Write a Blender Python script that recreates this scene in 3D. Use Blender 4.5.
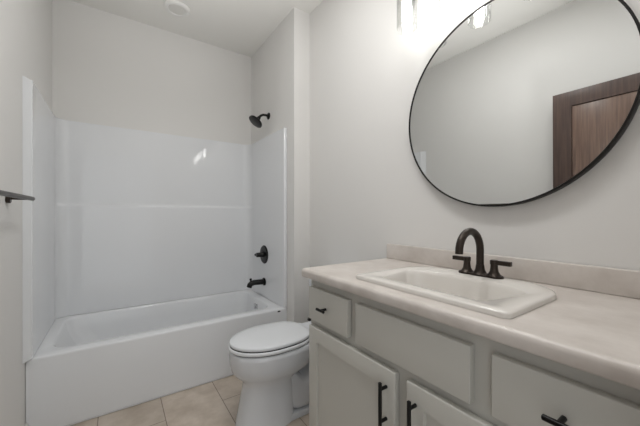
import bpy, bmesh, math, random
from mathutils import Vector, Matrix
C = bpy.context.scene
for o in list(bpy.data.objects):
    bpy.data.objects.remove(o)
PI = math.pi

# ------------------------------------------------------------------ camera, world, exposure
cam_d = bpy.data.cameras.new('camera'); cam = bpy.data.objects.new('camera', cam_d)
C.collection.objects.link(cam)
YAW = 0.6007
cam.location = (0.3941, 0.0, 1.1684)
cam.rotation_euler = (PI/2, 0, -YAW)
cam_d.sensor_width = 36; cam_d.lens = 295.43*36/640
cam_d.shift_y = 1.22/640
cam_d.clip_start = 0.02
C.camera = cam
w = bpy.data.worlds.new('world'); C.world = w; w.use_nodes = True
w.node_tree.nodes['Background'].inputs[0].default_value = (0.95, 0.98, 1.0, 1)
w.node_tree.nodes['Background'].inputs[1].default_value = 1.05
BULB = 18.0
fl_d = bpy.data.lights.new('bounce_fill', 'AREA'); fl_d.shape = 'DISK'; fl_d.size = 0.35; fl_d.energy = 4.6
fl_d.color = (1.0, 0.995, 0.985); fl_d.spread = math.radians(60)
fl = bpy.data.objects.new('bounce_fill', fl_d); C.collection.objects.link(fl)      # added fill light, out of view, bounced off the ceiling
fl.location = (0.75, 0.10, 0.90); fl.rotation_euler = (PI - 0.6, 0, 0)
for p_, e_ in (((0.88, 1.10, 2.74), 6.9), ((0.85, 0.45, 2.74), 4.4)):        # two fill lights added under the ceiling, above the frame, no fixtures
    dl_d = bpy.data.lights.new('fill_downlight', 'AREA'); dl_d.shape = 'DISK'; dl_d.size = 0.30; dl_d.energy = e_
    dl_d.color = (1.0, 0.995, 0.985); dl = bpy.data.objects.new('fill_downlight', dl_d); C.collection.objects.link(dl)
    dl.location = p_
C.view_settings.view_transform = 'Standard'; C.view_settings.look = 'None'
C.view_settings.gamma = 1; C.view_settings.use_curve_mapping = False
C.view_settings.exposure = 0.18

# ------------------------------------------------------------------ dimensions
L = 1.524; W = 1.6664; YB = 2.8913; YS = 2.0038; YT = 2.1199; H = 2.7751; ZR = 0.4143
YF = 0.028                       # room face of the wall with the doorway
ZC = 0.9202; XC = 1.0897; YL = 1.164; YR = 0.036

# ------------------------------------------------------------------ materials
def mat(name, col, rough=0.5, metal=0.0, spec=0.5, coat=0.0):
    m = bpy.data.materials.new(name); m.use_nodes = True
    b = m.node_tree.nodes['Principled BSDF']
    b.inputs['Base Color'].default_value = (*col, 1)
    b.inputs['Roughness'].default_value = rough
    b.inputs['Metallic'].default_value = metal
    b.inputs['Specular IOR Level'].default_value = spec
    b.inputs['Coat Weight'].default_value = coat
    b.inputs['Coat Roughness'].default_value = 0.08
    return m
def nodes(m):
    nt = m.node_tree
    return nt, nt.nodes, nt.links, nt.nodes['Principled BSDF']
def noise_bump(m, scale, strength, dist=0.002, detail=3):
    nt, N, K, b = nodes(m)
    tc = N.new('ShaderNodeTexCoord'); n = N.new('ShaderNodeTexNoise'); bp = N.new('ShaderNodeBump')
    n.inputs['Scale'].default_value = scale; n.inputs['Detail'].default_value = detail
    bp.inputs['Strength'].default_value = strength; bp.inputs['Distance'].default_value = dist
    K.new(tc.outputs['Object'], n.inputs['Vector']); K.new(n.outputs['Fac'], bp.inputs['Height'])
    K.new(bp.outputs['Normal'], b.inputs['Normal'])
def noise_color(m, c0, c1, scale, detail=4, stretch=(1, 1, 1), lo=0.35, hi=0.65, rough=0.55):
    nt, N, K, b = nodes(m)
    tc = N.new('ShaderNodeTexCoord'); mp = N.new('ShaderNodeMapping'); n = N.new('ShaderNodeTexNoise'); r = N.new('ShaderNodeValToRGB')
    mp.inputs['Scale'].default_value = stretch
    n.inputs['Scale'].default_value = scale; n.inputs['Detail'].default_value = detail; n.inputs['Roughness'].default_value = rough
    r.color_ramp.elements[0].position = lo; r.color_ramp.elements[0].color = (*c0, 1)
    r.color_ramp.elements[1].position = hi; r.color_ramp.elements[1].color = (*c1, 1)
    K.new(tc.outputs['Object'], mp.inputs['Vector']); K.new(mp.outputs['Vector'], n.inputs['Vector'])
    K.new(n.outputs['Fac'], r.inputs['Fac']); K.new(r.outputs['Color'], b.inputs['Base Color'])
    return n, r

PAINT = mat('wall_paint', (0.765, 0.755, 0.738), 0.55, spec=0.3); noise_bump(PAINT, 220, 0.12, 0.001)
CEIL = mat('ceiling_paint', (0.80, 0.79, 0.76), 0.8, spec=0.2); noise_bump(CEIL, 120, 0.2, 0.002)
TRIM = mat('trim_paint', (0.72, 0.71, 0.68), 0.35)
ACRYL = mat('white_acrylic', (0.79, 0.803, 0.822), 0.032, spec=0.36)
PORC = mat('white_porcelain', (0.72, 0.74, 0.77), 0.12)
SEATM = mat('seat_plastic', (0.765, 0.785, 0.81), 0.25)
SINKM = mat('biscuit_porcelain', (0.72, 0.69, 0.65), 0.13)
CAB = mat('greige_cabinet_paint', (0.545, 0.537, 0.495), 0.42)
noise_bump(CAB, 60, 0.05, 0.001)
BLACK = mat('matte_black_metal', (0.012, 0.012, 0.012), 0.32, 0.6)
BRONZE = mat('dark_bronze_metal', (0.045, 0.036, 0.03), 0.34, 0.75)
FRAME = mat('black_mirror_frame', (0.018, 0.017, 0.016), 0.35, 0.6)
CHROME = mat('chrome', (0.75, 0.75, 0.76), 0.22, 1.0)
MIRROR = mat('mirror_silver', (0.74, 0.75, 0.745), 0.0, 1.0)
DARK = mat('gap_shade', (0.02, 0.02, 0.02), 0.7)
PLAST = mat('white_plastic', (0.80, 0.795, 0.775), 0.45)
LENS = mat('light_lens_plastic', (0.70, 0.69, 0.66), 0.5)
COUNT = mat('stone_look_laminate', (0.5, 0.45, 0.4), 0.32)
noise_color(COUNT, (0.53, 0.48, 0.44), (0.72, 0.675, 0.635), 7.0, 6, (1, 0.8, 1), 0.3, 0.7, 0.6)
WOOD = mat('dark_stained_wood', (0.08, 0.05, 0.04), 0.33)
noise_color(WOOD, (0.045, 0.028, 0.023), (0.11, 0.068, 0.054), 5.0, 5, (14, 14, 0.7), 0.3, 0.72)
WOODP = mat('brown_wood_panel', (0.14, 0.09, 0.07), 0.26, coat=0.3)
noise_color(WOODP, (0.12, 0.074, 0.056), (0.22, 0.14, 0.105), 5.0, 5, (14, 14, 0.7), 0.3, 0.72)
def tile_mat():
    m = mat('beige_floor_tile', (0.4, 0.33, 0.27), 0.42)
    nt, N, K, b = nodes(m)
    tc = N.new('ShaderNodeTexCoord'); sx = N.new('ShaderNodeSeparateXYZ'); cx = N.new('ShaderNodeCombineXYZ')
    K.new(tc.outputs['Object'], sx.inputs[0])
    ax = N.new('ShaderNodeMath'); ax.operation = 'ADD'; ax.inputs[1].default_value = 0.318*3 - 0.302
    ay = N.new('ShaderNodeMath'); ay.operation = 'ADD'; ay.inputs[1].default_value = 0.636*3 - 1.875
    K.new(sx.outputs['X'], ax.inputs[0]); K.new(sx.outputs['Y'], ay.inputs[0])
    K.new(ay.outputs[0], cx.inputs['X']); K.new(ax.outputs[0], cx.inputs['Y'])
    br = N.new('ShaderNodeTexBrick')
    br.inputs['Scale'].default_value = 1.0; br.inputs['Brick Width'].default_value = 0.636; br.inputs['Row Height'].default_value = 0.318
    br.inputs['Mortar Size'].default_value = 0.0026; br.inputs['Mortar Smooth'].default_value = 0.3
    br.offset = 0.5; br.offset_frequency = 2; br.inputs['Bias'].default_value = 0.0
    br.inputs['Color1'].default_value = (0.9, 0.9, 0.9, 1); br.inputs['Color2'].default_value = (1.05, 1.04, 1.03, 1); br.inputs['Mortar'].default_value = (0.42, 0.38, 0.35, 1)
    K.new(cx.outputs[0], br.inputs['Vector'])
    n = N.new('ShaderNodeTexNoise'); n.inputs['Scale'].default_value = 7; n.inputs['Detail'].default_value = 8; n.inputs['Roughness'].default_value = 0.62
    K.new(tc.outputs['Object'], n.inputs['Vector'])
    r = N.new('ShaderNodeValToRGB'); r.color_ramp.elements[0].position = 0.3; r.color_ramp.elements[1].position = 0.72
    r.color_ramp.elements[0].color = (0.44, 0.37, 0.30, 1); r.color_ramp.elements[1].color = (0.66, 0.585, 0.51, 1)
    K.new(n.outputs['Fac'], r.inputs['Fac'])
    mx = N.new('ShaderNodeMix'); mx.data_type = 'RGBA'; mx.blend_type = 'MULTIPLY'; mx.inputs[0].default_value = 1
    K.new(r.outputs['Color'], mx.inputs[6]); K.new(br.outputs['Color'], mx.inputs[7]); K.new(mx.outputs[2], b.inputs['Base Color'])
    bp = N.new('ShaderNodeBump'); bp.inputs['Strength'].default_value = 0.5; bp.inputs['Distance'].default_value = 0.002; bp.invert = True
    K.new(br.outputs['Fac'], bp.inputs['Height']); K.new(bp.outputs['Normal'], b.inputs['Normal'])
    return m
TILE = tile_mat()
def glass_mat():
    m = bpy.data.materials.new('clear_glass'); m.use_nodes = True
    nt = m.node_tree; N = nt.nodes; K = nt.links; N.clear()
    out = N.new('ShaderNodeOutputMaterial'); mix = N.new('ShaderNodeMixShader')
    t = N.new('ShaderNodeBsdfTransparent'); g = N.new('ShaderNodeBsdfGlossy'); f = N.new('ShaderNodeMath'); lw = N.new('ShaderNodeLayerWeight')
    pw = N.new('ShaderNodeMath'); pw.operation = 'POWER'; pw.inputs[1].default_value = 1.05
    f.operation = 'MULTIPLY_ADD'; f.inputs[1].default_value = 0.45; f.inputs[2].default_value = 0.03
    K.new(lw.outputs['Facing'], pw.inputs[0]); K.new(pw.outputs[0], f.inputs[0]); g.inputs['Roughness'].default_value = 0.03
    t.inputs['Color'].default_value = (0.97, 0.975, 0.97, 1)
    K.new(f.outputs[0], mix.inputs[0]); K.new(t.outputs[0], mix.inputs[1]); K.new(g.outputs[0], mix.inputs[2]); K.new(mix.outputs[0], out.inputs[0])
    return m
GLASS = glass_mat()
def emit_mat():
    m = bpy.data.materials.new('lit_bulb'); m.use_nodes = True
    nt = m.node_tree; N = nt.nodes; K = nt.links; N.clear()
    out = N.new('ShaderNodeOutputMaterial'); e = N.new('ShaderNodeEmission')
    e.inputs['Color'].default_value = (1.0, 0.98, 0.95, 1); e.inputs['Strength'].default_value = BULB
    K.new(e.outputs[0], out.inputs[0]); return m
EMIT = emit_mat()

# ------------------------------------------------------------------ helpers
def wloc(o):
    v = Vector((0, 0, 0))
    while o is not None:
        v += o.location; o = o.parent
    return v
def obj(name, bm, m, parent=None, sharp=35, origin=None):
    bmesh.ops.recalc_face_normals(bm, faces=bm.faces)
    org = wloc(parent) if parent else Vector(origin or (0, 0, 0))
    bmesh.ops.translate(bm, verts=bm.verts, vec=-org)
    me = bpy.data.meshes.new(name); bm.to_mesh(me); bm.free()
    me.materials.append(m)
    me.shade_smooth(); me.set_sharp_from_angle(angle=math.radians(sharp))
    o = bpy.data.objects.new(name, me); C.collection.objects.link(o)
    if parent: o.parent = parent
    else: o.location = org
    return o
def tag(o, label, cat, group=None):
    o['label'] = label; o['category'] = cat
    if group: o['group'] = group
    return o
def thing(name, label, cat, loc):
    o = bpy.data.objects.new(name, None); o.location = loc; o.empty_display_size = 0.05
    C.collection.objects.link(o); return tag(o, label, cat)
def struct(name, bm, m):
    o = obj(name, bm, m); o['kind'] = 'structure'; return o
def box(bm, x0, x1, y0, y1, z0, z1, bev=0.0, seg=2):
    r = bmesh.ops.create_cube(bm, size=1.0)
    vs = r['verts']
    for v in vs:
        v.co = Vector(((x0+x1)/2 + v.co.x*(x1-x0), (y0+y1)/2 + v.co.y*(y1-y0), (z0+z1)/2 + v.co.z*(z1-z0)))
    if bev:
        es = list({e for v in vs for e in v.link_edges})
        bmesh.ops.bevel(bm, geom=es, offset=bev, segments=seg, profile=0.5, affect='EDGES')
    return bm
def B(*a, **k):
    return box(bmesh.new(), *a, **k)
def loft(bm, loops, cap0=True, cap1=True, closed=True):
    rows = [[bm.verts.new(p) for p in lp] for lp in loops]
    n = len(rows[0])
    for a, b in zip(rows, rows[1:]):
        for i in range(n if closed else n-1):
            j = (i+1) % n
            bm.faces.new((a[i], a[j], b[j], b[i]))
    if cap0: bm.faces.new(rows[0][::-1])
    if cap1: bm.faces.new(rows[-1])
    return bm
def rrect(x0, x1, y0, y1, r, z, n=8, rs=None):
    """rounded rectangle, counter-clockwise; rs = radii of the corners (x1y1, x0y1, x0y0, x1y0)"""
    rs = rs or (r,)*4; out = []
    for k, (cx, cy) in enumerate(((x1, y1), (x0, y1), (x0, y0), (x1, y0))):
        q = rs[k]; sx = 1 if cx == x1 else -1; sy = 1 if cy == y1 else -1
        ox, oy = cx - sx*q, cy - sy*q
        for i in range(n+1):
            a = PI/2*(k + i/n)
            out.append((ox + q*math.cos(a), oy + q*math.sin(a), z))
    return out
def lathe(bm, prof, origin, axis='Z', n=28, cap=True):
    """prof = [(radius, height along axis)]"""
    o = Vector(origin); ax = Vector(axis) if not isinstance(axis, str) else {'X': Vector((1, 0, 0)), 'Y': Vector((0, 1, 0)), 'Z': Vector((0, 0, 1))}[axis]
    ax.normalize(); u = ax.orthogonal().normalized(); v = ax.cross(u)
    loops = [[o + ax*h + (u*math.cos(2*PI*i/n) + v*math.sin(2*PI*i/n))*max(r, 1e-5) for i in range(n)] for r, h in prof]
    return loft(bm, loops, cap, cap)
def tube(bm, pts, r, n=16, cap=True):
    pts = [Vector(p) for p in pts]; rr = r if isinstance(r, (list, tuple)) else [r]*len(pts)
    T = []
    for i in range(len(pts)):
        t = (pts[min(i+1, len(pts)-1)] - pts[max(i-1, 0)]).normalized(); T.append(t)
    u = T[0].orthogonal().normalized(); loops = []
    for p, t, q in zip(pts, T, rr):
        u = (u - t*u.dot(t)).normalized(); v = t.cross(u)
        loops.append([p + (u*math.cos(2*PI*i/n) + v*math.sin(2*PI*i/n))*q for i in range(n)])
    return loft(bm, loops, cap, cap)
def rod(bm, a, b, r, n=16, rnd=0.2):
    a, b = Vector(a), Vector(b); d = (b-a); ln = d.length; e = r*rnd
    return lathe(bm, [(r-e, 0), (r, e), (r, ln-e), (r-e, ln)], a, d, n)

# ------------------------------------------------------------------ room shell
T = 0.1
struct('floor', B(-T, W+T, -0.9, YB+T, -0.08, 0), TILE)
struct('ceiling', B(-T, W+T, -0.09, YB+T, H, H+0.08), CEIL)
struct('wall_left', B(-T, 0, -0.09, YB+T, 0, H), PAINT)
struct('wall_right', B(W, W+T, -0.09, YB+T, 0, H), PAINT)
struct('wall_back', B(0, W, YB, YB+T, 0, H), PAINT)
struct('wall_plumbing', B(L, W, YS, YB, 0, H, 0.0), PAINT)
bm = bmesh.new(); DX0, DX1, DZ = 0.085, 0.875, 2.075
box(bm, 0, DX0, -0.085, YF, 0, H); box(bm, DX1, W, -0.085, YF, 0, H); box(bm, DX0, DX1, -0.085, YF, DZ, H)
struct('wall_front', bm, PAINT)
def baseboard(name, x0, x1, y0, y1):
    struct(name, B(x0, x1, y0, y1, 0, 0.09, 0.004), TRIM)
baseboard('baseboard_left', 0, 0.013, 0.9, YT-0.003)
baseboard('baseboard_right', W-0.013, W, YL+0.0, YS-0.014)
baseboard('baseboard_plumbing', L+0.002, W-0.0, YS-0.013, YS)

# ------------------------------------------------------------------ bathtub
tub = thing('bathtub', 'white alcove bathtub with a plain flat apron and black faucet end', 'bathtub', (L/2, YT, 0))
x0, x1, y0, y1 = 0.002, L-0.002, YT, YB-0.003
lp = []
def tl(ix0, ix1, iy0, iy1, r, z): lp.append(rrect(x0+ix0, x1-ix1, y0+iy0, y1-iy1, r, z, 8))
tl(0.0, 0.0, 0.006, 0, 0.001, 0.001)
tl(0.0, 0.0, 0.006, 0, 0.001, 0.008)
tl(0.0, 0.0, 0.0, 0, 0.001, 0.012)
tl(0.0, 0.0, 0.0, 0, 0.001, ZR-0.014)
tl(0.0, 0.0, 0.001, 0, 0.003, ZR-0.007)
tl(0.0, 0.0, 0.004, 0, 0.005, ZR-0.002)
tl(0.004, 0.004, 0.010, 0.004, 0.006, ZR)
tl(0.075, 0.085, 0.080, 0.055, 0.10, ZR)
tl(0.082, 0.092, 0.090, 0.060, 0.10, ZR-0.004)
tl(0.090, 0.098, 0.100, 0.066, 0.10, ZR-0.016)
tl(0.115, 0.110, 0.112, 0.074, 0.11, ZR-0.10)
tl(0.20, 0.135, 0.135, 0.095, 0.12, 0.16)
tl(0.27, 0.155, 0.165, 0.12, 0.13, 0.10)
tl(0.34, 0.20, 0.215, 0.17, 0.10, 0.075)
obj('tub_shell', loft(bmesh.new(), lp), ACRYL, tub, 50)
ov = obj('overflow_plate', lathe(bmesh.new(), [(0.026, 0), (0.026, 0.006), (0.02, 0.010), (0.0, 0.011)], (x1-0.106, 2.485, 0.345), (-1, 0, 0.1), 24), CHROME, tub)
ov['label'] = 'chrome overflow plate'
obj('overflow_lever', B(x1-0.134, x1-0.114, 2.478, 2.492, 0.332, 0.380, 0.005), CHROME, ov)
dr = obj('drain', lathe(bmesh.new(), [(0.034, 0), (0.034, 0.003), (0.024, 0.006), (0.0, 0.006)], (x1-0.30, 2.49, 0.0755), 'Z', 24), CHROME, tub)
bm = lathe(bmesh.new(), [(0.014, 0), (0.014, 0.0016), (0.012, 0.0022)], (0, 0, 0), (0, -1, 0), 24)
bmesh.ops.scale(bm, vec=(1.0, 1, 0.42), verts=bm.verts); bmesh.ops.translate(bm, vec=(1.452, YT, 0.3965), verts=bm.verts)
bd = obj('badge', bm, BLACK, tub); bd['label'] = 'small black oval badge below the rim'

# ------------------------------------------------------------------ tub surround
def surround():
    bm = bmesh.new()
    ZB, ZT, ZL = ZR+0.002, 1.8648, 1.240
    t = 0.026; r = 0.075; yb = YB-0.026
    def inner(z, dy, tt, rr=r):
        yy = yb - dy; pts = []
        xa, xb = 0.002+tt, L-0.002-tt
        pts += [(xa, YT+0.002, z), (xa, YT+0.012, z), (xa, YT+0.20, z), (xa, YT+0.45, z)]
        for i in range(11):
            a = PI - PI/2*i/10
            pts.append((xa+rr + rr*math.cos(a), yy-rr + rr*math.sin(a), z))
        for k in (0.25, 0.5, 0.75):
            pts.append((xa+rr + (xb-xa-2*rr)*k, yy, z))
        for i in range(11):
            a = PI/2 - PI/2*i/10
            pts.append((xb-rr + rr*math.cos(a), yy-rr + rr*math.sin(a), z))
        pts += [(xb, YT+0.45, z), (xb, YT+0.20, z), (xb, YT+0.012, z), (xb, YT+0.002, z)]
        return pts
    def flange(pts, z):     # rounded front flange on both ends and the back against the wall
        a = pts[0]; b = pts[-1]
        return [(0.0005, YT-0.055, z), (0.0215, YT-0.009, z), (0.0245, YT-0.0045, z), (0.0275, YT-0.0035, z), (0.0282, YT+0.001, z)] + pts[1:] + [(b[0]+0.004, YT-0.002, z), (L-0.014, YT-0.003, z), (L-0.002, YT, z)]
    spec = [(ZB, 0.010, t), (ZL-0.022, 0.010, t), (ZL-0.010, 0.009, t), (ZL-0.003, 0.006, t), (ZL, 0.001, t), (ZL+0.004, -0.002, t), (ZL+0.02, -0.002, t), (ZT-0.001, -0.002, t), (ZT, -0.003, t-0.001), (ZT, -0.0225, t-0.0225)]
    loft(bm, [flange(inner(z, dy, tt), z) for z, dy, tt in spec], False, False, False)
    return bm
tag(obj('tub_surround', surround(), ACRYL, sharp=40, origin=(L/2, YB, ZR)), 'glossy white three-sided shower surround panels above the tub', 'shower surround')

# shower head, valve, spout
sh = thing('wall_shower', 'small black shower head on a bent arm above the surround', 'shower', (L, 2.47, 2.057))
obj('flange', lathe(bmesh.new(), [(0.031, 0), (0.030, 0.006), (0.02, 0.013), (0.012, 0.016)], (L-0.0005, 2.47, 2.057), (-1, 0, 0)), BLACK, sh)
hd = Vector((1.398, 2.475, 1.984))           # centre of the face
nd = Vector((-0.62, 0.02, -0.78)).normalized()
pts = [(L-0.005, 2.47, 2.057), (L-0.03, 2.47, 2.060), (L-0.055, 2.47, 2.058), (L-0.075, 2.471, 2.048), (L-0.09, 2.472, 2.034), tuple(hd - nd*0.032)]
obj('arm', tube(bmesh.new(), pts, 0.0105), BLACK, sh)
obj('head', lathe(bmesh.new(), [(0.013, -0.062), (0.017, -0.05), (0.019, -0.036), (0.03, -0.03), (0.061, -0.014), (0.066, -0.006), (0.066, 0.004), (0.059, 0.006), (0, 0.005)], hd, nd), BLACK, sh)
VX = 1.496; VY = 2.503; VZ = 0.803
va = thing('shower_valve', 'round black shower valve plate with a knob handle, above the tub spout', 'shower valve', (VX, VY, VZ))
obj('plate', lathe(bmesh.new(), [(0.083, 0), (0.083, 0.004), (0.077, 0.010), (0.03, 0.014), (0, 0.014)], (VX-0.0005, VY, VZ), (-1, 0, 0), 36), BLACK, va)
obj('knob', lathe(bmesh.new(), [(0.026, 0.012), (0.025, 0.03), (0.021, 0.036), (0.021, 0.072), (0.018, 0.076)], (VX, VY, VZ), (-1, 0, 0)), BLACK, va)
obj('lever', rod(bmesh.new(), (VX-0.060, VY, VZ), (VX-0.064, VY+0.052, VZ-0.004), 0.0125), BLACK, va)
SZ = 0.556
sp = thing('tub_spout', 'black tub spout with a pull-up diverter, over the tub end', 'tub spout', (VX, VY, SZ))
obj('flange', lathe(bmesh.new(), [(0.035, 0), (0.035, 0.008), (0.028, 0.014)], (VX-0.0005, VY, SZ), (-1, 0, 0)), BLACK, sp)
pts = [(VX-0.008, VY, SZ), (VX-0.05, VY, SZ+0.002), (VX-0.10, VY, SZ+0.004), (VX-0.122, VY, SZ-0.001), (VX-0.138, VY, SZ-0.012), (VX-0.145, VY, SZ-0.034)]
obj('spout', tube(bmesh.new(), pts, [0.025, 0.0245, 0.024, 0.024, 0.024, 0.023]), BLACK, sp)
obj('diverter', lathe(bmesh.new(), [(0.007, 0), (0.007, 0.030), (0.0105, 0.033), (0.0105, 0.046), (0.007, 0.048)], (VX-0.130, VY, SZ-0.004), 'Z'), BLACK, sp)

# ------------------------------------------------------------------ ceiling light (unlit)
cl = thing('ceiling_light', 'unlit round white flush light on the ceiling above the tub', 'ceiling light', (0.778, 2.53, H))
obj('trim_ring', lathe(bmesh.new(), [(0.093, 0.0005), (0.093, 0.004), (0.088, 0.012), (0.078, 0.018), (0.068, 0.018), (0.062, 0.010)], (0.778, 2.53, H), (0, 0, -1), 48, True), PLAST, cl)
obj('lens', lathe(bmesh.new(), [(0.0615, 0.0115), (0.058, 0.014), (0, 0.0145)], (0.778, 2.53, H), (0, 0, -1), 40), LENS, cl)

# ------------------------------------------------------------------ toilet
def egg(xf, xb, xm, hw, z, yc=1.57, nf=2.0, nb=2.8, n=56):
    out = []
    for i in range(n):
        a = 2*PI*i/n; c, s = math.cos(a), math.sin(a)
        e = nb if c > 0 else nf
        k = (abs(c)**e + abs(s)**e)**(-1/e)
        out.append((xm + (xb-xm if c > 0 else xm-xf)*c*k, yc + hw*s*k, z))
    return out
to = thing('toilet', 'white elongated toilet with its lid closed, between tub and vanity', 'toilet', (1.25, 1.57, 0))
bm = bmesh.new()
lp = [egg(0.924, 1.246, 1.08, 0.122, 0.001, nf=2.3, nb=3.2), egg(0.928, 1.246, 1.08, 0.119, 0.03, nf=2.3, nb=3.2), egg(0.944, 1.246, 1.09, 0.112, 0.11, nf=2.3, nb=3.2), egg(0.960, 1.246, 1.095, 0.108, 0.19, nf=2.3, nb=3.2),
      egg(0.966, 1.24, 1.10, 0.108, 0.235, nf=2.2, nb=3), egg(0.955, 1.27, 1.11, 0.118, 0.262, nf=2.1), egg(0.925, 1.33, 1.12, 0.142, 0.288), egg(0.903, 1.37, 1.12, 0.160, 0.315), egg(0.893, 1.39, 1.12, 0.168, 0.35),
      egg(0.889, 1.40, 1.12, 0.171, 0.40), egg(0.888, 1.40, 1.12, 0.172, 0.424), egg(0.895, 1.395, 1.12, 0.166, 0.430)]
obj('bowl', loft(bm, lp), PORC, to, 50)
bm = bmesh.new()
def yz(x, hw, z0, z1, r=0.04): return [(x, 1.57 + (p[0]), p[1]) for p in rrect(-hw, hw, z0, z1, r, 0, 6)]
loft(bm, [yz(1.15, 0.085, 0.03, 0.30, 0.07), yz(1.22, 0.085, 0.03, 0.30, 0.07), yz(1.262, 0.092, 0.02, 0.25, 0.06), yz(1.30, 0.10, 0.02, 0.215, 0.06), yz(1.37, 0.098, 0.02, 0.24, 0.06), yz(1.44, 0.09, 0.02, 0.32, 0.06), yz(1.50, 0.085, 0.02, 0.36, 0.06), yz(1.55, 0.07, 0.02, 0.36, 0.06)])
obj('trapway', bm, PORC, to, 50)
bm = bmesh.new(); lpf = [rrect(1.10, 1.47, 1.57-0.104, 1.57+0.104, 0.05, z) for z in (0.001, 0.02)] + [rrect(1.11, 1.46, 1.57-0.098, 1.57+0.098, 0.05, 0.03)]
obj('foot', loft(bm, lpf), PORC, to)
bm = bmesh.new(); loft(bm, [rrect(1.30, 1.60, 1.57-0.11, 1.57+0.11, 0.04, 0.33), rrect(1.28, 1.645, 1.57-0.15, 1.57+0.15, 0.04, 0.37), rrect(1.28, 1.645, 1.57-0.155, 1.57+0.155, 0.04, 0.425), rrect(1.285, 1.64, 1.57-0.15, 1.57+0.15, 0.038, 0.430)])
obj('tank_deck', bm, PORC, to)
for nm, zs, d, mt in (('seat', (0.4355, 0.4530), 0.0, SEATM), ('lid', (0.4590, 0.4755), -0.006, SEATM)):
    f0, b0, h0 = 0.884-d, 1.372+d*0.3, 0.1745+d
    z0, z1 = zs; bm = bmesh.new()
    b0 = 1.352
    L4 = [egg(f0+0.003, b0, 1.12, h0-0.003, z0), egg(f0+0.0005, b0, 1.12, h0-0.0005, z0+0.003), egg(f0, b0, 1.12, h0, z0+0.008), egg(f0+0.001, b0, 1.12, h0-0.001, z1-0.003), egg(f0+0.004, b0-0.004, 1.12, h0-0.004, z1)]
    if nm == 'lid':
        L4 += [egg(f0+0.030, b0-0.02, 1.12, h0-0.028, z1+0.0015), egg(f0+0.045, b0-0.035, 1.12, h0-0.042, z1+0.004), egg(f0+0.12, b0-0.1, 1.12, h0-0.10, z1+0.006)]
    else:
        L4 += [egg(f0+0.05, b0-0.05, 1.12, h0-0.05, z1)]
    o = obj(nm, loft(bm, L4), mt, to, 50)
for z0, z1 in ((0.4298, 0.4362), (0.4526, 0.4596)):  # near-black rings paint the shade into the gaps below seat and lid
    q = obj('gap_shade_ring', loft(bmesh.new(), [egg(0.893, 1.345, 1.12, 0.1655, z0), egg(0.893, 1.345, 1.12, 0.1655, z1)]), DARK, to); q['label'] = 'dark ring painting the shade in the gap under the lid and seat'
for s in (-1, 1):
    obj('hinge', B(1.335, 1.372, 1.57+s*0.075-0.014, 1.57+s*0.075+0.014, 0.4305, 0.466, 0.006), SEATM, to)
TY0, TY1, TX0, TX1 = 1.57-0.172, 1.57+0.172, 1.468, 1.648
obj('tank', loft(bmesh.new(), [rrect(TX0+0.02, TX1, TY0+0.02, TY1-0.02, 0.05, 0.432), rrect(TX0+0.01, TX1, TY0+0.01, TY1-0.01, 0.05, 0.47), rrect(TX0, TX1, TY0, TY1, 0.05, 0.76)]), PORC, to)
obj('tank_lid', loft(bmesh.new(), [rrect(TX0-0.008, TX1, TY0-0.006, TY1+0.006, 0.05, 0.7615), rrect(TX0-0.010, TX1, TY0-0.008, TY1+0.008, 0.05, 0.775), rrect(TX0-0.006, TX1-0.002, TY0-0.005, TY1+0.005, 0.05, 0.785), rrect(TX0+0.02, TX1-0.02, TY0+0.02, TY1-0.02, 0.04, 0.788)]), PORC, to)
obj('flush_button', lathe(bmesh.new(), [(0.022, 0), (0.022, 0.003), (0.018, 0.005)], (1.558, 1.57, 0.788), 'Z'), CHROME, to)

# ------------------------------------------------------------------ vanity cabinet
XF = 1.105; FT = 0.023
CY0, CY1 = 0.046, 1.143
va = thing('vanity_cabinet', 'greige painted vanity cabinet with shaker doors and black pulls', 'cabinet', (1.38, 0.595, 0))
bm = bmesh.new(); XB = XF+FT+0.001
box(bm, XB, XB+0.02, CY0, CY1, 0.10, ZC-0.0385)                     # face frame
box(bm, XB+0.02, W-0.003, CY1-0.018, CY1, 0.0005, ZC-0.0385)
box(bm, XB+0.02, W-0.003, CY0, CY0+0.018, 0.0005, ZC-0.0385)
box(bm, XB+0.02, W-0.003, CY0+0.018, CY1-0.018, 0.10, 0.118)
box(bm, W-0.012, W-0.003, CY0+0.018, CY1-0.018, 0.118, ZC-0.0385)
box(bm, XB+0.07, XB+0.085, CY0+0.018, CY1-0.018, 0.0005, 0.10)
obj('body', bm, CAB, va)
def shaker(x0, x1, y0, y1, z0, z1, stile, depth, face=-1, bev=0.005, rail=None):
    """door slab in a Y-Z plane with a recessed panel on the side 'face' of X"""
    bm = bmesh.new(); box(bm, x0, x1, y0, y1, z0, z1, bev, 3)
    bm.faces.ensure_lookup_table()
    f = max(bm.faces, key=lambda q: (round(q.normal.x*face, 3), q.calc_area()))
    rail = rail or stile
    xf = f.calc_center_median().x
    r = bmesh.ops.inset_region(bm, faces=[f], thickness=0.01, depth=0)
    cy, cz = (y0+y1)/2, (z0+z1)/2
    for v in f.verts:
        v.co.y = (y0+stile) if v.co.y < cy else (y1-stile); v.co.z = (z0+rail) if v.co.z < cz else (z1-rail)
    r = bmesh.ops.inset_region(bm, faces=[f], thickness=0.0025, depth=0)
    for v in f.verts: v.co.x -= face*depth
    return bm
def bar_pull(parent, p, d, half, post, proj, r=0.006):
    """bar along direction d, standing off the face towards -X"""
    p = Vector(p); d = Vector(d); c = p + Vector((-proj, 0, 0))
    h = obj('handle', rod(bmesh.new(), c - d*half, c + d*half, r), BLACK, parent); h['label'] = 'matte black bar pull'
    for s in ((-1, 1) if post else (0,)):
        q = p + d*post*s
        obj('post', rod(bmesh.new(), q - Vector((0.0004, 0, 0)), q + Vector((-proj, 0, 0)), r*0.92, 12), BLACK, h)
DT, DB = 0.845, 0.702
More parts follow.
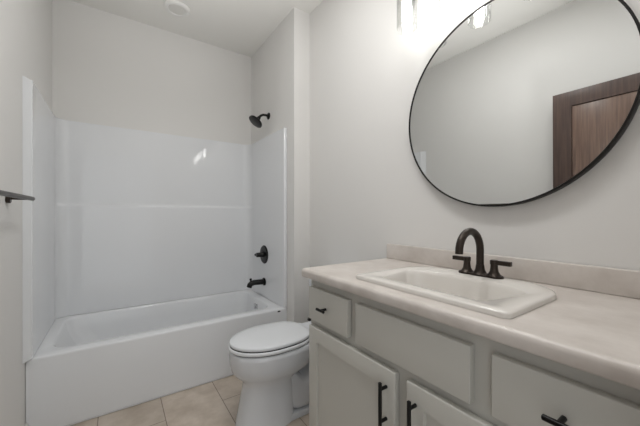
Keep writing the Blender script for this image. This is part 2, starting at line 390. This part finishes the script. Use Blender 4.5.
d1 = obj('drawer', B(XF, XF+FT, 0.858, 1.127, DB, DT, 0.0025, 3), CAB, va)
d2 = obj('drawer_panel', B(XF, XF+FT, 0.389, 0.812, DB, DT, 0.0025, 3), CAB, va)
d3 = obj('drawer', B(XF, XF+FT, 0.065, 0.339, DB, DT, 0.0025, 3), CAB, va)
bar_pull(d1, (XF, 0.9935, 0.775), (0, 1, 0), 0.026, 0, 0.03)
bar_pull(d3, (XF, 0.204, 0.775), (0, 1, 0), 0.026, 0, 0.03)
D1 = obj('door', shaker(XF, XF+FT, 0.626, 1.127, 0.115, 0.673, 0.062, 0.009), CAB, va)
D2 = obj('door', shaker(XF, XF+FT, 0.065, 0.583, 0.115, 0.673, 0.062, 0.009), CAB, va)
bar_pull(D1, (XF, 0.660, 0.566), (0, 0, 1), 0.072, 0.051, 0.03)
bar_pull(D2, (XF, 0.548, 0.566), (0, 0, 1), 0.072, 0.051, 0.03)

# ------------------------------------------------------------------ countertop with backsplash
SX0, SX1, SY0, SY1 = 1.185, 1.545, 0.355, 0.835        # cut-out
def prof(xa, xb, y0, y1, bm, front):
    z0, z1 = ZC-0.038, ZC
    if front:
        P = [(xb, z0), (xa+0.006, z0), (xa+0.002, z0+0.002), (xa, z0+0.006)]
        for i in range(7):
            a = PI - PI/2*i/6
            P.append((xa+0.014+0.014*math.cos(a), z1-0.014+0.014*math.sin(a)))
        P.append((xb, z1))
    else:
        P = [(xb, z0), (xa, z0), (xa, z1), (xb, z1)]
    loft(bm, [[(p[0], y, p[1]) for p in P] for y in (y0, y1)])
bm = bmesh.new()
prof(XC, W-0.002, SY1, YL, bm, True); prof(XC, W-0.002, YR, SY0, bm, True)
prof(XC, SX0, SY0, SY1, bm, True); prof(SX1, W-0.002, SY0, SY1, bm, False)
ct = obj('countertop', bm, COUNT, sharp=40, origin=(1.38, 0.6, ZC)); tag(ct, 'beige stone-look countertop with a rolled front edge on the vanity', 'countertop')
bk = obj('backsplash', B(W-0.0205, W-0.002, YR, YL, ZC+0.0002, ZC+0.082, 0.004, 3), COUNT, ct)

# ------------------------------------------------------------------ sink
SC = 0.594
def outl(i, z):      # rectangle with rounded front corners and clipped back corners
    x0, x1 = 1.149+i, 1.578-i; h = 0.274-i; hb = 0.175-i*0.4; xk = 1.478-i*0.7
    pts = []
    def arc(a, b, c, r, n=6):
        a, b, c = Vector(a), Vector(b), Vector(c)
        p = b + (a-b).normalized()*r; q = b + (c-b).normalized()*r
        for k in range(n+1):
            t = k/n; pts.append(tuple((p*(1-t)*(1-t) + b*2*t*(1-t) + q*t*t)[:2]) + (z,))
    V = [(x0, -h), (x0, h), (xk, h), (x1, hb), (x1, -hb), (xk, -h)]
    R = [0.022, 0.022, 0.05, 0.07, 0.07, 0.05]
    for k in range(6):
        arc(V[k-1]+(0,), V[k]+(0,), V[(k+1) % 6]+(0,), R[k])
    return [(p[0], p[1]+SC, p[2]) for p in pts]
def basin(hx, hy, z, cx, n=42, e=2.35):
    ref = outl(0, 0); out = []
    mx = 1.345
    for p in ref:        # follow the angular order of the rim loop
        a = math.atan2((p[1]-SC)/0.281, (p[0]-mx)/0.21)
        c, s = math.cos(a), math.sin(a); k = (abs(c)**e + abs(s)**e)**(-1/e)
        out.append((cx + hx*c*k, SC + hy*s*k, z))
    return out
z = ZC+0.0006
lp = [outl(0.0, z), outl(0.0, z+0.010), outl(0.002, z+0.0135), outl(0.007, z+0.0155), outl(0.020, z+0.016),
      basin(0.158, 0.238, z+0.0145, 1.320), basin(0.152, 0.232, z+0.010, 1.320), basin(0.147, 0.227, z-0.004, 1.320), basin(0.135, 0.213, z-0.05, 1.320), basin(0.117, 0.19, z-0.10, 1.325, e=2.5), basin(0.085, 0.15, z-0.13, 1.33, e=2.3), basin(0.03, 0.04, z-0.142, 1.345, e=2), basin(0.002, 0.002, z-0.143, 1.345, e=2)]
sk = thing('sink', 'off-white drop-in sink with a rectangular rim set in the countertop', 'sink', (1.345, SC, ZC))
obj('basin', loft(bmesh.new(), lp, False, True), SINKM, sk, 50)
obj('drain', lathe(bmesh.new(), [(0.022, 0), (0.022, 0.003), (0.014, 0.004)], (1.345, SC, z-0.1425), 'Z'), BRONZE, sk)

# ------------------------------------------------------------------ faucet
FX, FY, FZ = 1.532, 0.583, z+0.0163
fa = thing('faucet', 'dark bronze gooseneck faucet with two lever handles on the sink deck', 'faucet', (FX, FY, FZ))
obj('base_plate', loft(bmesh.new(), [rrect(FX-0.024, FX+0.024, FY-0.082, FY+0.082, 0.022, FZ), rrect(FX-0.024, FX+0.024, FY-0.082, FY+0.082, 0.022, FZ+0.005), rrect(FX-0.020, FX+0.020, FY-0.078, FY+0.078, 0.019, FZ+0.008)]), BRONZE, fa)
ca = [(FX, FY, FZ+0.008), (FX, FY, FZ+0.03), (FX, FY, FZ+0.06)]; R0 = 0.0715; az = 1.034
for i in range(17):
    a = PI*i/16; ca.append((FX-R0+R0*math.cos(a), FY, az+R0*math.sin(a)))
ca.append((FX-2*R0, FY, az-0.006))
sp = obj('spout', tube(bmesh.new(), ca, 0.0132, 18), BRONZE, fa)
obj('collar', lathe(bmesh.new(), [(0.026, 0.0), (0.021, 0.006), (0.0165, 0.016), (0.015, 0.028), (0.014, 0.034)], (FX, FY, FZ+0.006), 'Z'), BRONZE, sp)
for s in (-1, 1):
    hy = FY + s*0.051
    h = obj('handle', lathe(bmesh.new(), [(0.027, 0), (0.02, 0.006), (0.0145, 0.016), (0.0125, 0.03), (0.0122, 0.045), (0.0122, 0.0565), (0.011, 0.058)], (FX, hy, FZ+0.006), 'Z'), BRONZE, fa)
    y0, y1 = sorted((hy - s*0.012, hy + s*0.057))
    obj('lever', B(FX-0.0085, FX+0.0085, y0, y1, FZ+0.047, FZ+0.063, 0.0015), BRONZE, h)

# ------------------------------------------------------------------ mirror
MX, MY, MZ, MR = W-0.041, 0.5805, 1.6117, 0.4105
mi = thing('round_mirror', 'large round mirror in a thin black frame above the sink', 'mirror', (W, MY, MZ))
bm = lathe(bmesh.new(), [(MR-0.004, 0), (MR-0.004, 0.004)], (MX+0.007, MY, MZ), (-1, 0, 0), 128)
obj('mirror_glass', bm, MIRROR, mi, 30)
bm = bmesh.new(); P = [(MR-0.0045, 0.034), (MR-0.0045, 0.001), (MR-0.0038, 0), (MR+0.002, 0), (MR+0.0027, 0.001), (MR+0.0027, 0.034)]
n = 128; loops = []
for i in range(n):
    a = 2*PI*i/n; loops.append([(MX+h, MY+r*math.cos(a), MZ+r*math.sin(a)) for r, h in P])
loops.append(loops[0]); 
rows = [[bm.verts.new(p) for p in lp_] for lp_ in loops[:-1]]
for i in range(n):
    a, b = rows[i], rows[(i+1) % n]
    for k in range(len(P)):
        j = (k+1) % len(P); bm.faces.new((a[k], a[j], b[j], b[k]))
obj('frame', bm, FRAME, mi)
bm = lathe(bmesh.new(), [(MR-0.03, 0.0), (MR-0.03, 0.030)], (W-0.002, MY, MZ), (-1, 0, 0), 96)
obj('backing', bm, FRAME, mi)
mi.rotation_euler = (0, -0.004, 0)      # hangs with its top tipped very slightly forward

# ------------------------------------------------------------------ vanity light
VLX = 1.512
vl = thing('vanity_light', 'four-bulb wall light with clear glass cylinder shades above the mirror', 'wall light', (W, 0.5855, 2.27))
obj('backplate', B(W-0.026, W-0.001, 0.5855-0.36, 0.5855+0.36, 2.275, 2.345, 0.005), BLACK, vl)
for k in range(4):
    y = 0.5855 + (1.5-k)*0.217
    a = obj('arm', tube(bmesh.new(), [(W-0.02, y, 2.31), (VLX+0.03, y, 2.31), (VLX+0.008, y, 2.305), (VLX, y, 2.285), (VLX, y, 2.246)], 0.008, 12), BLACK, vl)
    s = obj('socket', lathe(bmesh.new(), [(0.012, 0.058), (0.024, 0.05), (0.05, 0.046), (0.05, 0.040), (0.024, 0.036), (0.0215, 0.0), (0.017, -0.002)], (VLX, y, 2.19), 'Z'), BLACK, vl)
    g = obj('glass_shade', lathe(bmesh.new(), [(0.047, 0.196), (0.047, 0.004), (0.0462, 0.001), (0.0452, 0.001), (0.0445, 0.004), (0.0445, 0.196)], (VLX, y, 2.034), 'Z', 40, False), GLASS, vl, 50)
    b = obj('bulb', lathe(bmesh.new(), [(0.013, 0.134), (0.014, 0.118), (0.019, 0.10), (0.0215, 0.075), (0.021, 0.04), (0.017, 0.014), (0.009, 0.003), (0.0, 0.0)], (VLX, y, 2.056), 'Z', 24), EMIT, vl, 60)
    b['label'] = 'lit bulb'

# ------------------------------------------------------------------ towel bar, paper holder
tb = thing('towel_bar', 'dark metal towel bar on the left wall beside the tub', 'towel bar', (0, 1.5, 1.245))
TBZ = 1.2405
obj('bar', rod(bmesh.new(), (0.068, 1.155, TBZ), (0.068, 1.895, TBZ), 0.0095, 18, 0.6), BRONZE, tb)
for y in (1.205, 1.805):
    p = obj('post', rod(bmesh.new(), (0.0105, y, TBZ-0.003), (0.066, y, TBZ-0.003), 0.0065, 18), BRONZE, tb)
    obj('rosette', lathe(bmesh.new(), [(0.0165, 0), (0.0165, 0.012), (0.014, 0.014)], (0.0005, y, TBZ-0.008), (1, 0, 0)), BRONZE, p)
tp = thing('paper_holder', 'black toilet paper holder arm on the vanity side near the toilet', 'paper holder', (1.22, CY1, 0.66))
obj('arm', rod(bmesh.new(), (1.150, 1.205, 0.662), (1.31, 1.205, 0.662), 0.0095, 16, 0.4), BLACK, tp)
po = obj('post', rod(bmesh.new(), (1.29, CY1-0.0003, 0.662), (1.29, 1.205, 0.662), 0.009, 16), BLACK, tp)
obj('rosette', lathe(bmesh.new(), [(0.024, 0), (0.024, 0.006), (0.02, 0.009)], (1.29, CY1-0.0003, 0.662), (0, 1, 0)), BLACK, po)

# ------------------------------------------------------------------ open door, seen in the mirror
bm = shaker(0.098, 0.133, 0.06, 0.853, 0.012, 2.055, 0.112, 0.012, 1, 0.003, 0.108)
do = thing('open_door', 'dark wood panel door standing open, seen in the round mirror', 'door', (0.115, 0.05, 0))
obj('slab', bm, WOOD, do)
dp = obj('panel', B(0.1205, 0.1255, 0.1755, 0.7375, 0.1235, 1.9435, 0.002), WOODP, do); dp['label'] = 'lighter brown recessed panel'
for s, x in ((1, 0.133), (-1, 0.098)):
    h = obj('handle', lathe(bmesh.new(), [(0.026, 0), (0.026, 0.006), (0.012, 0.010), (0.010, 0.04), (0.008, 0.042)], (x+s*0.0003, 0.785, 0.95), (s, 0, 0)), BLACK, do)
    obj('lever', B(*sorted((x+s*0.032, x+s*0.044)), 0.68, 0.795, 0.942, 0.958, 0.004), BLACK, h)
for zz in (0.25, 1.05, 1.85):
    obj('hinge', rod(bmesh.new(), (0.139, 0.053, zz-0.045), (0.139, 0.053, zz+0.045), 0.006, 12), BLACK, do)
